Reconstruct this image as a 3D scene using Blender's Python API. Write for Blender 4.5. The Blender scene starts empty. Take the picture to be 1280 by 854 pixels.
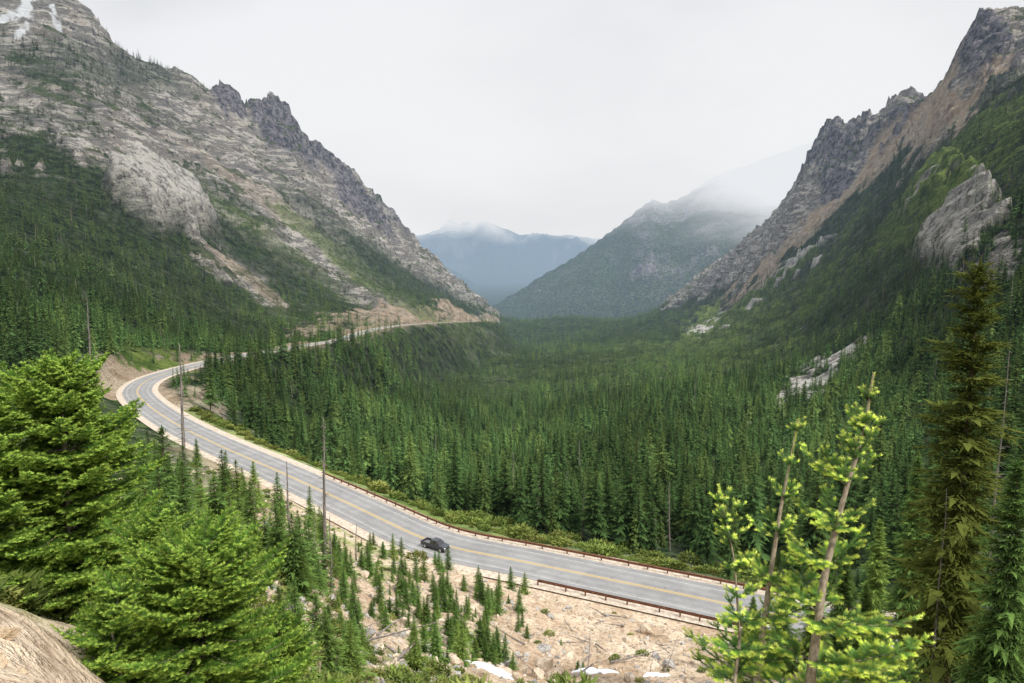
import bpy, math, numpy as np
from mathutils import Vector, kdtree, Matrix
rng=np.random.default_rng(7)
F0=853.33; PITCH=math.radians(7); cp,sp=math.cos(PITCH),math.sin(PITCH)
sc=bpy.context.scene
sc.view_settings.view_transform='Standard'; sc.view_settings.look='None'; sc.view_settings.exposure=0
LINK=sc.collection.objects.link
def ray(px,py):
    u=(px-640)/F0; v=(427-py)/F0
    return np.array([u,cp+v*sp,-sp+v*cp])
def P(px,py,t): return ray(px,py)*t
def RZ(px,py,z):
    d=ray(px,py); return d*(z/d[2])
def ss(x,a,b):
    t=np.clip((x-a)/(b-a),0,1); return t*t*(3-2*t)
def gn(x,y,seed=0):
    xi=np.floor(x); yi=np.floor(y); xf=x-xi; yf=y-yi
    xi=xi.astype(np.int64); yi=yi.astype(np.int64)
    def g(i,j,fx,fy):
        h=((xi+i)*374761393+(yi+j)*668265263+seed*144269504)&0xffffffff
        h=((h^(h>>13))*1274126177)&0xffffffff
        h=h^(h>>16)
        a=h*(2*math.pi/4294967296.0)
        return np.cos(a)*fx+np.sin(a)*fy
    u=xf*xf*xf*(xf*(xf*6-15)+10); v=yf*yf*yf*(yf*(yf*6-15)+10)
    a=g(0,0,xf,yf); b=g(1,0,xf-1,yf); c=g(0,1,xf,yf-1); d=g(1,1,xf-1,yf-1)
    return (a+(b-a)*u)*(1-v)+(c+(d-c)*u)*v
def fbm(x,y,wl,oc,seed,gain=.5):
    s=0;a=1;f=1/wl
    for o in range(oc):
        s=s+a*gn(x*f,y*f,seed+o); a*=gain; f*=2.03
    return s
def ridged(x,y,wl,oc,seed,gain=.5):
    s=0;a=1;f=1/wl
    for o in range(oc):
        s=s+a*(0.5-2*np.abs(gn(x*f,y*f,seed+o))); a*=gain; f*=2.03
    return s
# ------------------------------------------------------------------ terrain survey
C=[]
def c(px,py,t): C.append(P(px,py,t))
for th in (-50,-25,0,25,50):
    for r,z in ((.6,-1.7),(2,-1.8)):
        a=math.radians(th); C.append(np.array([r*math.sin(a),r*math.cos(a),z]))
for px in (450,650,850):
    c(px,1000,3); c(px,940,8); c(px,895,25)
for q in [(1050,1000,4),(1250,1000,4),(1050,920,12),(1300,910,14),
 (500,850,38),(640,854,58),(800,854,62),(400,854,28),(380,780,38),(450,760,60),(450,695,92),(600,742,88),(760,765,92),(760,805,78),
 (900,800,80),(900,854,62),(1050,854,56),(1200,870,46),(1350,870,42),(1280,700,75),(1150,760,92),(1380,600,110),
 (1000,745,115),(1000,680,165),(1000,600,250),(1000,525,380),(1000,480,520),(1000,430,750),(1000,380,1000),(1000,330,1350),
 (1280,600,130),(1280,500,200),(1280,400,300),(1280,300,430),(1280,200,600),(1280,120,850),(1280,65,1050),
 (1450,600,110),(1450,400,230),(1450,200,450),(1450,80,800),
 (1150,650,140),(1150,600,190),(1150,500,300),(1150,400,470),(1150,300,700),(1150,220,1000),(1150,165,1250),
 (1080,400,620),(1080,300,1000),(1075,210,1450),
 (640,668,138),(640,628,240),(640,570,400),(640,508,700),(640,455,1150),(640,424,1900),(680,410,2800),(750,412,2900),
 (800,690,145),(800,645,190),(800,570,330),(800,510,520),(800,458,900),(800,424,1500),(800,404,2600),
 (900,690,150),(900,640,200),(900,560,330),(900,500,500),(900,425,1200),(900,382,1700),
 (400,600,195),(400,545,330),(400,480,480),(500,612,210),(500,550,380),(500,485,650),(500,440,1000),(560,430,1300),
 (280,515,260),(300,475,340),(140,450,300),
 (0,500,200),(0,440,270),(0,350,420),(0,270,620),(0,200,850),(0,120,1050),(0,40,1280),
 (-200,480,180),(-200,350,330),(-200,200,700),(-200,60,1100),
 (150,380,520),(150,300,750),(150,200,1000),(150,130,1250),(250,420,560),(250,350,800),(250,280,1050),(250,190,1400),
 (335,430,650),(335,370,950),(335,300,1200),(335,220,1550),(420,412,800),(420,370,1150),(420,300,1550),
 (500,393,1200),(500,350,1650),(560,394,1500),(560,378,1900),
 (0,775,6),(-200,770,6),(80,835,6.3),(130,890,6),(260,900,9),(330,880,14),(30,765,9),(80,775,12),(200,730,22),(300,715,40),(250,665,50),
 (0,715,25),(0,605,60),(0,545,120),(-200,600,60),(228,602,75),(405,722,63),(150,560,110)]: c(*q)
ridge=[(-200,-60,1400),(0,-44,1480),(80,-12,1500),(110,18,1500),(150,66,1520),(200,88,1600),(235,100,1650),(262,126,1750),(283,116,1780),(308,156,1850),(320,140,1880),(338,126,1900),(352,140,1950),(380,184,2000),(420,210,2050),(440,220,2080),(455,240,2120),
 (500,290,2200),(545,330,2300),(580,363,2350),(622,396,2400),
 (850,380,2700),(870,370,2600),(900,340,2450),(940,308,2300),(980,275,2100),(1000,252,2000),(1015,228,1950),(1030,176,1850),(1060,160,1750),(1100,150,1600),(1140,118,1500),(1155,142,1480),(1180,120,1420),(1200,80,1350),(1225,32,1280),(1280,26,1200),(1450,10,1050)]
for (a,b,t) in ridge:
    c(a,b,t); p=P(a,b,t)
    C.append(np.array([p[0]*1.3,p[1]*1.3,p[2]-.16*t])); C.append(np.array([p[0]*2.0,p[1]*2.0,p[2]-.38*t]))
C=np.array(C); Cr=np.hypot(C[:,0],C[:,1]); Cth=np.arctan2(C[:,0],C[:,1]); Cv=C[:,2]/Cr
KX=np.stack([Cth*3,np.log(Cr)],1)
def kern(d2): return .5*d2*np.log(d2+1e-12)
n=len(KX); D2=((KX[:,None]-KX[None])**2).sum(2)
A=np.zeros((n+3,n+3)); A[:n,:n]=kern(D2)+np.eye(n)*4e-4; A[:n,n]=1; A[:n,n+1:]=KX; A[n,:n]=1; A[n+1:,:n]=KX.T
W=np.linalg.solve(A,np.concatenate([Cv,np.zeros(3)]))
def tps(th,lr):
    out=np.empty(th.shape)
    X=th*3
    for i in range(0,len(th),40000):
        x=X[i:i+40000]; l=lr[i:i+40000]
        d=(x[:,None]-KX[None,:,0])**2+(l[:,None]-KX[None,:,1])**2
        out[i:i+40000]=kern(d)@W[:n]+W[n]+W[n+1]*x+W[n+2]*l
    return out
front=np.radians(50)
NF=980
ths=np.concatenate([np.linspace(-math.pi,-front,25)[:-1],np.linspace(-front,front,NF),np.linspace(front,math.pi,25)[1:]])
L=math.log
lrs=np.concatenate([np.linspace(L(.6),L(4),24)[:-1],np.linspace(L(4),L(60),200)[:-1],np.linspace(L(60),L(600),330)[:-1],np.linspace(L(600),L(3000),560)[:-1],np.linspace(L(3000),L(26000),220)])
NT,NR=len(ths),len(lrs)
TH,LR=np.meshgrid(ths,lrs,indexing='ij'); TH=TH.ravel(); LR=LR.ravel(); R=np.exp(LR)
thc=np.clip(TH,-front,front)
base=tps(thc,LR)
b2=base.reshape(NT,NR); mean=.5*(b2[24]+b2[24+NF-1])
wb=ss(np.abs(ths),front,math.pi)[:,None]
base=(b2*(1-wb)+mean[None]*wb).ravel()*R
X=R*np.sin(TH); Y=R*np.cos(TH)
fl=-340+0*R
wfar=ss(LR,L(3000),L(4300))
Z=base*(1-wfar)+fl*wfar
Z=np.where(R>2900,np.maximum(Z*(1-wfar)+fl*wfar,fl),Z)
def rangez(pts,slope,seed,amp,wl,oc=6):
    pts=np.array(pts,float); q=np.array([P(*p) for p in pts]); tt=np.arctan2(q[:,0],q[:,1]); rr=np.hypot(q[:,0],q[:,1])
    Rr=np.interp(TH,tt,rr); Zr=np.interp(TH,tt,q[:,2],left=-900,right=q[-1,2])
    sel=R>2500
    out=np.full(R.shape,-2000.0)
    x=X[sel];y=Y[sel]
    nz=ridged(x,y,wl,oc,seed)
    d=np.abs(R[sel]-Rr[sel])
    out[sel]=Zr[sel]-slope*d+nz*amp*(.22+.78*ss(d,0,600))
    return out
M2=rangez([(600,392,4000),(650,364,4100),(700,332,4200),(740,306,4300),(770,286,4400),(800,262,4450),(815,251,4500),(828,256,4500),(850,248,4550),(890,222,4600),(950,200,4700),(1010,180,4700),(1100,150,4700),(1280,120,4700)],.5,31,95,900,5)
M3=rangez([(200,300,12000),(480,296,12000),(540,289,12000),(575,284,12000),(605,276,12000),(625,281,12000),(650,290,12000),(690,291,12000),(755,293,12000),(800,300,12000),(1200,300,12000)],.36,51,420,2200)
M4=rangez([(300,260,8000),(480,296,8000),(520,310,8000),(560,334,8000),(600,360,8000),(640,378,8000),(660,400,8000),(661,600,8000)],.5,71,220,1500)
M5=rangez([(600,600,7500),(630,392,7500),(660,370,7500),(700,342,7500),(740,314,7500),(780,290,7500),(900,260,7500)],.5,91,220,1500)
Z=np.maximum.reduce([Z,M2,M3,M4,M5])
cy=Y*cp-Z*sp; czz=Y*sp+Z*cp; ok=cy>.1
PX=np.where(ok,640+F0*X/np.maximum(cy,.1),np.where(X>0,3000,-3000)); PY=np.where(ok,427-F0*czz/np.maximum(cy,.1),2000)
n1=fbm(TH*8,LR*5,1,5,101); n2=fbm(TH*30,LR*20,1,4,131)
n3=fbm(X,Y,60,5,151); n4=fbm(TH*90,LR*60,1,4,161)
# ------------------------------------------------------------------ road
rc=[(1330,838,-46),(1150,803,-47.5),(1000,775,-49),(900,753,-50),(760,724,-50),(640,699,-50),(542,678,-50),(450,636,-50.5),(350,590,-51),(270,555,-51.5),(215,527,-52),(180,502,-52.5),(172,487,-53),(190,473,-53.5),(235,459,-54.5),(290,447,-56),(345,437.5,-58.5),(385,431,-62),(425,425,-67),(455,415,-76),(490,408,-88),(540,404,-105),(600,401.5,-140)]
rp=np.array([RZ(*q) for q in rc])
def catmull(p,step):
    out=[]
    pp=np.vstack([2*p[0]-p[1],p,2*p[-1]-p[-2]])
    for i in range(1,len(pp)-2):
        a,b,c_,d=pp[i-1:i+3]; m=max(2,int(np.linalg.norm(c_-b)/step))
        for k in range(m):
            t=k/m; out.append(.5*((2*b)+(c_-a)*t+(2*a-5*b+4*c_-d)*t*t+(3*b-a-3*c_+d)*t**3))
    out.append(p[-1]); return np.array(out)
RD=catmull(rp,1.5)
for _ in range(12): RD[1:-1]=.25*RD[:-2]+.5*RD[1:-1]+.25*RD[2:]
tang=np.gradient(RD,axis=0); tang[:,2]=0; tang/=np.linalg.norm(tang,axis=1)[:,None]
side=np.stack([tang[:,1],-tang[:,0],0*tang[:,0]],1)
ic=int(np.argmin(np.hypot(RD[:,0]+13.5,RD[:,1]-112)))
vs=1 if np.dot(side[ic][:2],RD[ic][:2])>0 else -1
SL=np.concatenate([[0],np.cumsum(np.linalg.norm(np.diff(RD,axis=0),axis=1))])
kd=kdtree.KDTree(len(RD))
for i,p in enumerate(RD): kd.insert((p[0],p[1],0),i)
kd.balance()
DR=np.full(R.shape,999.0); RZv=np.zeros(R.shape); RI=np.zeros(R.shape,int)
cand=np.where((R>60)&(R<1750)&(TH>-.62)&(TH<.75)&(Y>30))[0]
for i in cand:
    co,idx,d=kd.find((X[i],Y[i],0)); DR[i]=d; RZv[i]=RD[idx,2]; RI[i]=idx
SD=((X-RD[RI,0])*side[RI,0]+(Y-RD[RI,1])*side[RI,1])*vs   # + = valley side
K=9+.02*R+np.where((SD>0)&(R>280),.04*R,0)*ss(R,280,450)
w=1-ss(DR,7.2,7.2+K)
Z=Z*(1-w)+(RZv-.3)*w
Z+=np.where((SD<0)&(R>380),1,0)*ss(R,380,520)*ss(DR,9,9+.014*R)*(1-ss(DR,.04*R,.12*R))*(.014*R)*(1+.8*n3)
rth=np.arctan2(RD[:,0],RD[:,1]); rr_=np.hypot(RD[:,0],RD[:,1]); imin=int(np.argmin(rth))
o=np.argsort(rth[:imin+1])
road_r=np.interp(TH,rth[:imin+1][o],rr_[:imin+1][o],left=290,right=90)
near=(R<road_r)
# ------------------------------------------------------------------ biomes
lx=[-2000,-200,0,60,120,160,220,260,330,400,450,500,560,622,700,840,880,930,1000,1060,1110,1140,1200,1240,1280,1500]
ly=[180,180,190,186,200,235,285,325,362,380,390,398,404,396,385,382,380,352,300,252,218,190,148,120,90,40]
edge=np.interp(PX,lx,ly)
Fo=ss(PY-edge+n1*55+n2*30+n4*14,-8,8)
pxn=PX+n1*34+n2*30+n4*10; pyn=PY+n1*20+n2*20+n4*8
def blob(cx,cy_,rx,ry,ang,soft=.35,wob=1):
    a=math.radians(ang); dx=PX+(pxn-PX)*wob-cx; dy=PY+(pyn-PY)*wob-cy_
    xr=dx*math.cos(a)+dy*math.sin(a); yr=-dx*math.sin(a)+dy*math.cos(a)
    return ss(-(np.sqrt((xr/rx)**2+(yr/ry)**2)),-1-soft/2,-1+soft/2)*(R>130)*(R<3000)
for b in [(350,338,130,22,33,.95),(490,350,110,24,38,1.),(560,380,80,14,32,1.),(110,88,120,30,5,.65),(250,240,60,14,30,.5),(420,290,70,16,40,.6),(60,140,70,14,-5,.55),(180,140,60,10,25,.4),(300,260,60,8,35,.5),
          (1080,290,90,18,-40,.8),(1010,325,110,14,-38,.8),(1230,150,70,26,-50,.8),(1130,190,70,9,-45,.4),(960,345,90,12,-38,.8),(1180,205,70,16,-45,.8)]:
    Fo=np.maximum(Fo,blob(*b[:5],soft=1.0)*b[5])
bL=blob(205,262,68,26,22,wob=.5); bR=blob(1190,275,44,66,15)
cl=np.maximum.reduce([bL,bR*.9,blob(1020,478,90,18,-38,wob=.8),blob(960,520,45,14,-30,wob=.8),blob(1245,330,40,22,-40)*.9,blob(320,365,60,12,40)*.8])
scree=np.maximum.reduce([blob(895,402,50,8,-26,wob=.4),blob(975,352,95,6,-36,wob=.4)*.9,blob(960,520,45,13,-30,wob=.8),blob(1020,478,90,15,-38,wob=.8),bL*.9,bR*.45])
cut=np.maximum.reduce([blob(500,409,78,14,0,wob=.5),blob(575,404,54,12,3,wob=.5),blob(455,398,50,13,-5,wob=.5),blob(395,417,50,10,-10,wob=.5)*.9])*(R>420)
tan=np.maximum.reduce([blob(1090,215,165,15,-44,wob=.7),blob(1200,128,80,13,-45),blob(985,318,100,9,-41,wob=.6),blob(310,352,70,9,38)*.6,blob(250,500,30,22,40)*.8,blob(330,250,120,12,35)*.35])*(.75+.25*ss(n4+n2,-.25,.15))
tan=np.maximum(tan,cut*(.55+.45*ss(n4,-.3,.1)))
cutm=ss(DR+n3*10,22+.028*R,10+.012*R)*(R<1700)*(~near)*(SD<0)*ss(R,150,200)
cutv=ss(DR+n3*6,17+.004*R,8)*(~near)*(SD>0)*ss(R,180,210)
tan=np.maximum.reduce([tan,cutm*.95,cutv*.9])
Fo=Fo*(1-cl)*(1-tan*.93)*(1-scree)
mead=np.maximum.reduce([blob(1000,372,190,18,-33),blob(1120,285,120,20,-43),blob(860,424,90,12,-22),blob(200,447,60,8,5),blob(1240,180,90,24,-45),blob(560,445,90,8,5)*.7,blob(460,350,140,14,38)*.6,blob(900,410,150,12,-25),blob(700,470,120,8,-5,.9)*.8,blob(600,500,60,6,0,.9)*.6,blob(830,480,90,8,-15,.9)*.7,blob(760,440,80,6,-8,.9)*.8,blob(330,300,120,12,35)*.4])
shr=(~near)*ss(DR+n3*14,36,12)*ss(R,100,130)*(R<260)*(SD>0)
mead=np.maximum(mead,shr*.8)
Fo=Fo*(1-mead*.5)*np.where(shr>.3,.0+.35*(n3>.08),1)
dark=np.maximum.reduce([blob(1228,75,42,42,-30),blob(1100,164,75,18,-32),blob(1030,210,16,50,15),blob(345,165,50,24,42),blob(440,242,80,14,42),blob(280,130,16,16,0),blob(1170,130,40,14,-30)])
snow=np.maximum.reduce([blob(16,28,26,20,-40,.2),blob(84,18,6,26,10,.2),blob(40,5,20,8,0,.2)])*(ss(fbm(X,Y,40,4,171),-.25,-.05))
nearF=near.astype(float)
tan=np.where(near,1-.7*ss(PX-(300+n3*160),0,-150)*ss(R,10,24)-.6*ss(PX,980,1080)*ss(R,9,20),tan); tan=np.clip(tan,0,1)
mead=np.where(near,ss(n3+fbm(X,Y,7,4,181)*.8,.15,.5)*.6*(R>9)*ss(PX,760,640),mead)
Fo=np.where(near,ss(R,15,40)*np.clip(ss(PX,380,150)+ss(PX,960,1100),0,1),Fo)
farm=R>3100
Fo=np.where(farm,np.maximum(ss(n1*1.2+fbm(X,Y,420,6,191,.6)*1.1+(330-Z)/600,-.3,.4)*.9,ss(Z,-180,-260)),Fo)
valley=(R>1400)&(R<=3300)&(((Z<-185)&(PX>625))|((PX>632)&(PX<850)&(PY>388)))
Fo=np.where(valley,1,Fo); cl=np.where(valley,0,cl)
snow=np.where(farm,0,snow); dark=np.where(farm,.9,dark); scree=np.where(farm|valley,0,scree); tan=np.where(farm|valley,0,tan); mead=np.where(farm,np.where(R>6500,.3,0),mead)
# ------------------------------------------------------------------ relief
rock=np.clip(1-Fo*.8,0,1)*(~near)*ss(R,200,700)*(1-.7*tan)*ss(DR,14,70)
mid=R<4000
rel=np.zeros(R.shape); s=np.where(mid&(R>150))[0]
wx=fbm(X[s],Y[s],300,3,201)*90
rg=ridged(X[s]+wx,Y[s]-wx,240,8,211,.64)
sc_=np.clip(R[s]/1400,.3,1.5)
rel[s]=rg*rock[s]*17*sc_*(1+.5*dark[s])
tt=(Z[s]+rel[s]+.45*X[s]+fbm(X[s],Y[s],120,4,221)*18)/30
saw=tt-np.floor(tt); saw=np.where(saw<.75,saw/.75,(1-saw)/.25)-.5
rel[s]+=-saw*13*rock[s]*sc_*ss(fbm(X[s],Y[s],180,3,225),-.4,.2)
rel[s]+=gn(X[s]/45,Y[s]/45,260)*ss(R[s],150,400)*2.5*(DR[s]>25)
rel+=bL*46+bR*14
s2=np.where((dark>.05)&(~farm))[0]
rel[s2]+=dark[s2]*11*(np.abs(gn(X[s2]/42,Y[s2]/80,231)*2)+.6*np.abs(gn(X[s2]/17,Y[s2]/30,233)*2))
s3=np.where(R<200)[0]
nr=ss(DR[s3],7.5,14)
rel[s3]+=nr*(fbm(X[s3],Y[s3],9,6,241,.55)*1.0*ss(R[s3],10,50)+fbm(X[s3],Y[s3],1.4,3,251,.5)*.16*ss(R[s3],2,5))
Z=Z+rel
Zg=Z.reshape(NT,NR); Fg=Fo.reshape(NT,NR); DRg=DR.reshape(NT,NR); NGr=nearF.reshape(NT,NR); Mg=mead.reshape(NT,NR); SDg=np.clip(SD,-1,1).reshape(NT,NR)
def look(G,x,y):
    th=np.arctan2(x,y); lr=np.log(np.maximum(np.hypot(x,y),.61))
    a=np.interp(th,ths,np.arange(NT)); b=np.interp(lr,lrs,np.arange(NR))
    i=np.clip(a.astype(int),0,NT-2); j=np.clip(b.astype(int),0,NR-2); fa=a-i; fb=b-j
    return (G[i,j]*(1-fa)+G[i+1,j]*fa)*(1-fb)+(G[i,j+1]*(1-fa)+G[i+1,j+1]*fa)*fb
def gz(x,y): return float(look(Zg,np.array([x]),np.array([y]))[0])
# ------------------------------------------------------------------ mesh helpers
def mk(name,V,Fc,mats,attrs=None,matidx=None,smooth=False):
    V=np.asarray(V,dtype=np.float32); Fc=np.asarray(Fc,dtype=np.int32); k=Fc.shape[1]
    me=bpy.data.meshes.new(name); me.vertices.add(len(V)); me.vertices.foreach_set('co',V.ravel())
    me.loops.add(Fc.size); me.loops.foreach_set('vertex_index',Fc.ravel())
    me.polygons.add(len(Fc)); me.polygons.foreach_set('loop_start',np.arange(0,Fc.size,k,dtype=np.int32))
    if matidx is not None: me.polygons.foreach_set('material_index',np.asarray(matidx,dtype=np.int32))
    me.polygons.foreach_set('use_smooth',np.full(len(Fc),smooth))
    for m in mats: me.materials.append(m)
    if attrs:
        for nm,(ty,dat) in attrs.items():
            a=me.attributes.new(nm,ty,'POINT')
            a.data.foreach_set({'FLOAT':'value','FLOAT_COLOR':'color','FLOAT_VECTOR':'vector','INT':'value'}[ty],np.asarray(dat).ravel())
    me.update(calc_edges=True)
    return me
def ob(name,me,label=None,cat=None,kind=None,parent=None,group=None):
    o=bpy.data.objects.new(name,me); LINK(o)
    if label: o['label']=label
    if cat: o['category']=cat
    if kind: o['kind']=kind
    if group: o['group']=group
    if parent: o.parent=parent
    return o
# ------------------------------------------------------------------ materials
class NB:
    def __init__(s,nt): s.nt=nt
    def n(s,t,**k):
        nd=s.nt.nodes.new(t)
        for a,b in k.items(): setattr(nd,a,b)
        return nd
    def l(s,a,b): s.nt.links.new(a,b)
    def put(s,inp,v):
        if isinstance(v,bpy.types.NodeSocket): s.l(v,inp)
        else:
            if inp.type=='RGBA' and len(v)==3: v=(*v,1)
            inp.default_value=v
    def math(s,op,a,b=0,c_=None,clamp=False):
        nd=s.n('ShaderNodeMath',operation=op,use_clamp=clamp); s.put(nd.inputs[0],a); s.put(nd.inputs[1],b)
        if c_ is not None: s.put(nd.inputs[2],c_)
        return nd.outputs[0]
    def mix(s,f,a,b,bt='MIX'):
        nd=s.n('ShaderNodeMix',data_type='RGBA',blend_type=bt); s.put(nd.inputs[0],f); s.put(nd.inputs[6],a); s.put(nd.inputs[7],b); return nd.outputs[2]
    def noise(s,vec,scale,detail=4,rough=.55,dist=0):
        nd=s.n('ShaderNodeTexNoise'); 
        if vec is not None: s.l(vec,nd.inputs['Vector'])
        nd.inputs['Scale'].default_value=scale; nd.inputs['Detail'].default_value=detail; nd.inputs['Roughness'].default_value=rough; nd.inputs['Distortion'].default_value=dist
        return nd.outputs[0]
    def rng(s,v,a,b,c_=0,d=1,smooth=True):
        nd=s.n('ShaderNodeMapRange',interpolation_type='SMOOTHSTEP' if smooth else 'LINEAR'); s.put(nd.inputs[0],v)
        for i,q in enumerate((a,b,c_,d)): nd.inputs[i+1].default_value=q
        return nd.outputs[0]
    def pos(s): return s.n('ShaderNodeNewGeometry').outputs['Position']
    def scale(s,v,k):
        nd=s.n('ShaderNodeVectorMath',operation='MULTIPLY'); s.l(v,nd.inputs[0]); nd.inputs[1].default_value=k; return nd.outputs[0]
    def sep(s,v):
        nd=s.n('ShaderNodeSeparateXYZ'); s.l(v,nd.inputs[0]); return nd.outputs
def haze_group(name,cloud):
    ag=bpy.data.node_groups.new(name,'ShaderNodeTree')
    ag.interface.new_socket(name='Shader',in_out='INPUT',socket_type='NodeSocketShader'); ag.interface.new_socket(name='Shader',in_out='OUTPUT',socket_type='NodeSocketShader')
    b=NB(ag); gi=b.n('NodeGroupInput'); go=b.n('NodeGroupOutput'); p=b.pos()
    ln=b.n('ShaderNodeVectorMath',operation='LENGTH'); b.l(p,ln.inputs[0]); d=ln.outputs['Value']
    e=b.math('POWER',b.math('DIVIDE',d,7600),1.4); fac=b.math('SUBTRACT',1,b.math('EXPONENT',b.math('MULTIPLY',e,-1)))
    em=b.n('ShaderNodeEmission'); em.inputs[0].default_value=(.36,.47,.61,1)  # blue haze painted into the surface as emission, growing with distance from origin
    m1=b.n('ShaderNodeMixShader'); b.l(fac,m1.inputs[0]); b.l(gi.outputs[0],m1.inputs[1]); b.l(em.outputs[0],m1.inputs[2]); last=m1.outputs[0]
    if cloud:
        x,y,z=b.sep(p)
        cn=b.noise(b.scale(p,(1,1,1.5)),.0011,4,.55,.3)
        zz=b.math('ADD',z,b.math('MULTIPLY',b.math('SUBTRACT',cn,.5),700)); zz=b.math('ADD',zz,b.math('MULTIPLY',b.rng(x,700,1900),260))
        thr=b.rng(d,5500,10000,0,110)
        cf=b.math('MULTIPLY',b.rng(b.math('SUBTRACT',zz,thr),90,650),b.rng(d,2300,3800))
        em2=b.n('ShaderNodeEmission'); em2.inputs[0].default_value=(.82,.84,.87,1)  # cloud white painted onto high distant slopes as emission, no cloud geometry
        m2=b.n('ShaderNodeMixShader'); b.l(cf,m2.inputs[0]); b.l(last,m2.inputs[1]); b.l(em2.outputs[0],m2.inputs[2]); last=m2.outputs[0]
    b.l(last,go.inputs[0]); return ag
ag_full=haze_group('painted_haze_and_cloud',True); ag_lite=haze_group('painted_haze',False)
def material(name,fn,rough=.9,haze=None,spec=.2,metal=0,transl=None,simple=False):
    m=bpy.data.materials.new(name); m.use_nodes=True; nt=m.node_tree; b=NB(nt); pr=nt.nodes['Principled BSDF']; out=nt.nodes['Material Output']
    if simple:
        nt.nodes.remove(pr); pr=b.n('ShaderNodeBsdfDiffuse'); ci=pr.inputs['Color']
    else:
        pr.inputs['Roughness'].default_value=rough; pr.inputs['Specular IOR Level'].default_value=spec; pr.inputs['Metallic'].default_value=metal; ci=pr.inputs['Base Color']
    res=fn(b,pr)
    if res is not None: b.put(ci,res)
    sh=pr.outputs[0]
    if transl:
        tr=b.n('ShaderNodeBsdfTranslucent'); b.put(tr.inputs[0],res); mx=b.n('ShaderNodeMixShader'); mx.inputs[0].default_value=transl; b.l(sh,mx.inputs[1]); b.l(tr.outputs[0],mx.inputs[2]); sh=mx.outputs[0]
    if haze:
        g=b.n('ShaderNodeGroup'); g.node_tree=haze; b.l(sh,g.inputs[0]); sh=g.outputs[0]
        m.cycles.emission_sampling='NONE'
    b.l(sh,out.inputs[0]); return m
def bump(b,pr,h,dist,st=.6):
    nd=b.n('ShaderNodeBump'); nd.inputs['Strength'].default_value=st; nd.inputs['Distance'].default_value=dist; b.l(h,nd.inputs['Height']); b.l(nd.outputs[0],pr.inputs['Normal'])
def f_ground(b,pr):
    g=b.n('ShaderNodeNewGeometry'); p=g.outputs['Position']; nz=b.sep(g.outputs['Normal'])[2]
    A=b.n('ShaderNodeAttribute',attribute_name='bioA'); B=b.n('ShaderNodeAttribute',attribute_name='bioB')
    a=b.n('ShaderNodeSeparateColor'); b.l(A.outputs[0],a.inputs[0]); q=b.n('ShaderNodeSeparateColor'); b.l(B.outputs[0],q.inputs[0])
    F_,T_,G_=a.outputs; S_,P_,D_=q.outputs
    nf=b.noise(p,.075,6,.78); nn=b.noise(p,1.6,5,.7); vg=b.noise(p,.016,7,.78)
    rot=b.n('ShaderNodeMapping'); b.l(p,rot.inputs[0]); rot.inputs['Rotation'].default_value=(.25,.42,0); rot.inputs['Scale'].default_value=(.45,.45,2.0)
    st=b.noise(rot.outputs[0],.034,7,.82,.2)
    crk=b.math('ABSOLUTE',b.math('SUBTRACT',st,.5))
    col=b.mix(b.rng(st,.40,.56),(.15,.145,.14),(.66,.615,.555))
    col=b.mix(b.math('MULTIPLY',b.rng(vg,.42,.6),.45),col,(.48,.41,.33))
    col=b.mix(b.math('MULTIPLY',b.rng(nf,.44,.38),.85),col,(.06,.06,.06))
    col=b.mix(b.rng(crk,.0,.025,.9,0),col,(.03,.03,.035))
    col=b.mix(D_,col,b.mix(b.rng(nf,.40,.60),(.06,.06,.075),(.32,.295,.315)))
    tcol=b.mix(b.rng(nf,.35,.65),(.44,.32,.215),(.72,.60,.46)); tcol=b.mix(b.math('MULTIPLY',b.rng(nn,.54,.38),.7),tcol,(.27,.19,.13))
    col=b.mix(T_,col,tcol)
    col=b.mix(P_,col,b.mix(b.rng(nf,.40,.54),(.24,.225,.21),(.78,.75,.69)))
    vv=b.math('ADD',vg,b.math('MULTIPLY',b.math('SUBTRACT',nz,.72),.35))
    col=b.mix(b.math('MULTIPLY',b.rng(vv,.545,.57),b.math('MULTIPLY',b.rng(T_,1,.3,.0,.85),b.math('SUBTRACT',1,P_))),col,b.mix(b.rng(nf,.35,.6),(.025,.042,.02),(.095,.13,.045)))
    col=b.mix(G_,col,b.mix(b.rng(nf,.35,.65),(.07,.125,.03),(.25,.32,.085)))
    col=b.mix(b.math('MULTIPLY',F_,.92),col,b.mix(b.rng(nf,.42,.60),(.012,.024,.012),(.065,.105,.04)))
    col=b.mix(S_,col,(.85,.87,.9))
    dd=b.n('ShaderNodeVectorMath',operation='LENGTH'); b.l(p,dd.inputs[0])
    far=b.rng(dd.outputs['Value'],150,500)
    bump(b,pr,b.math('ADD',b.math('MULTIPLY',b.math('ADD',nf,b.math('MULTIPLY',st,.6)),far),b.math('MULTIPLY',nn,.02)),24,1.0)
    return col
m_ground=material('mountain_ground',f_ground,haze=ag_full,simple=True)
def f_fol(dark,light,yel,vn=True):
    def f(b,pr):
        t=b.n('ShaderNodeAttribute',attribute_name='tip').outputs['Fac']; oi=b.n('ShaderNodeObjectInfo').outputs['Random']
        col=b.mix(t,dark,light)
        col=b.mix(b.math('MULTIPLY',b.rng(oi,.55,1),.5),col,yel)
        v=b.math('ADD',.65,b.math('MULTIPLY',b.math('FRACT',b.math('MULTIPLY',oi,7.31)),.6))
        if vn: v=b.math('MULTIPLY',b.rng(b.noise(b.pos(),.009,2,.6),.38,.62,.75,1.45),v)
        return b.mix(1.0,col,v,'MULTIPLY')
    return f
m_fol=material('conifer_foliage',f_fol((.016,.036,.014),(.095,.172,.05),(.16,.21,.05)),haze=ag_lite,simple=True)
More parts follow.
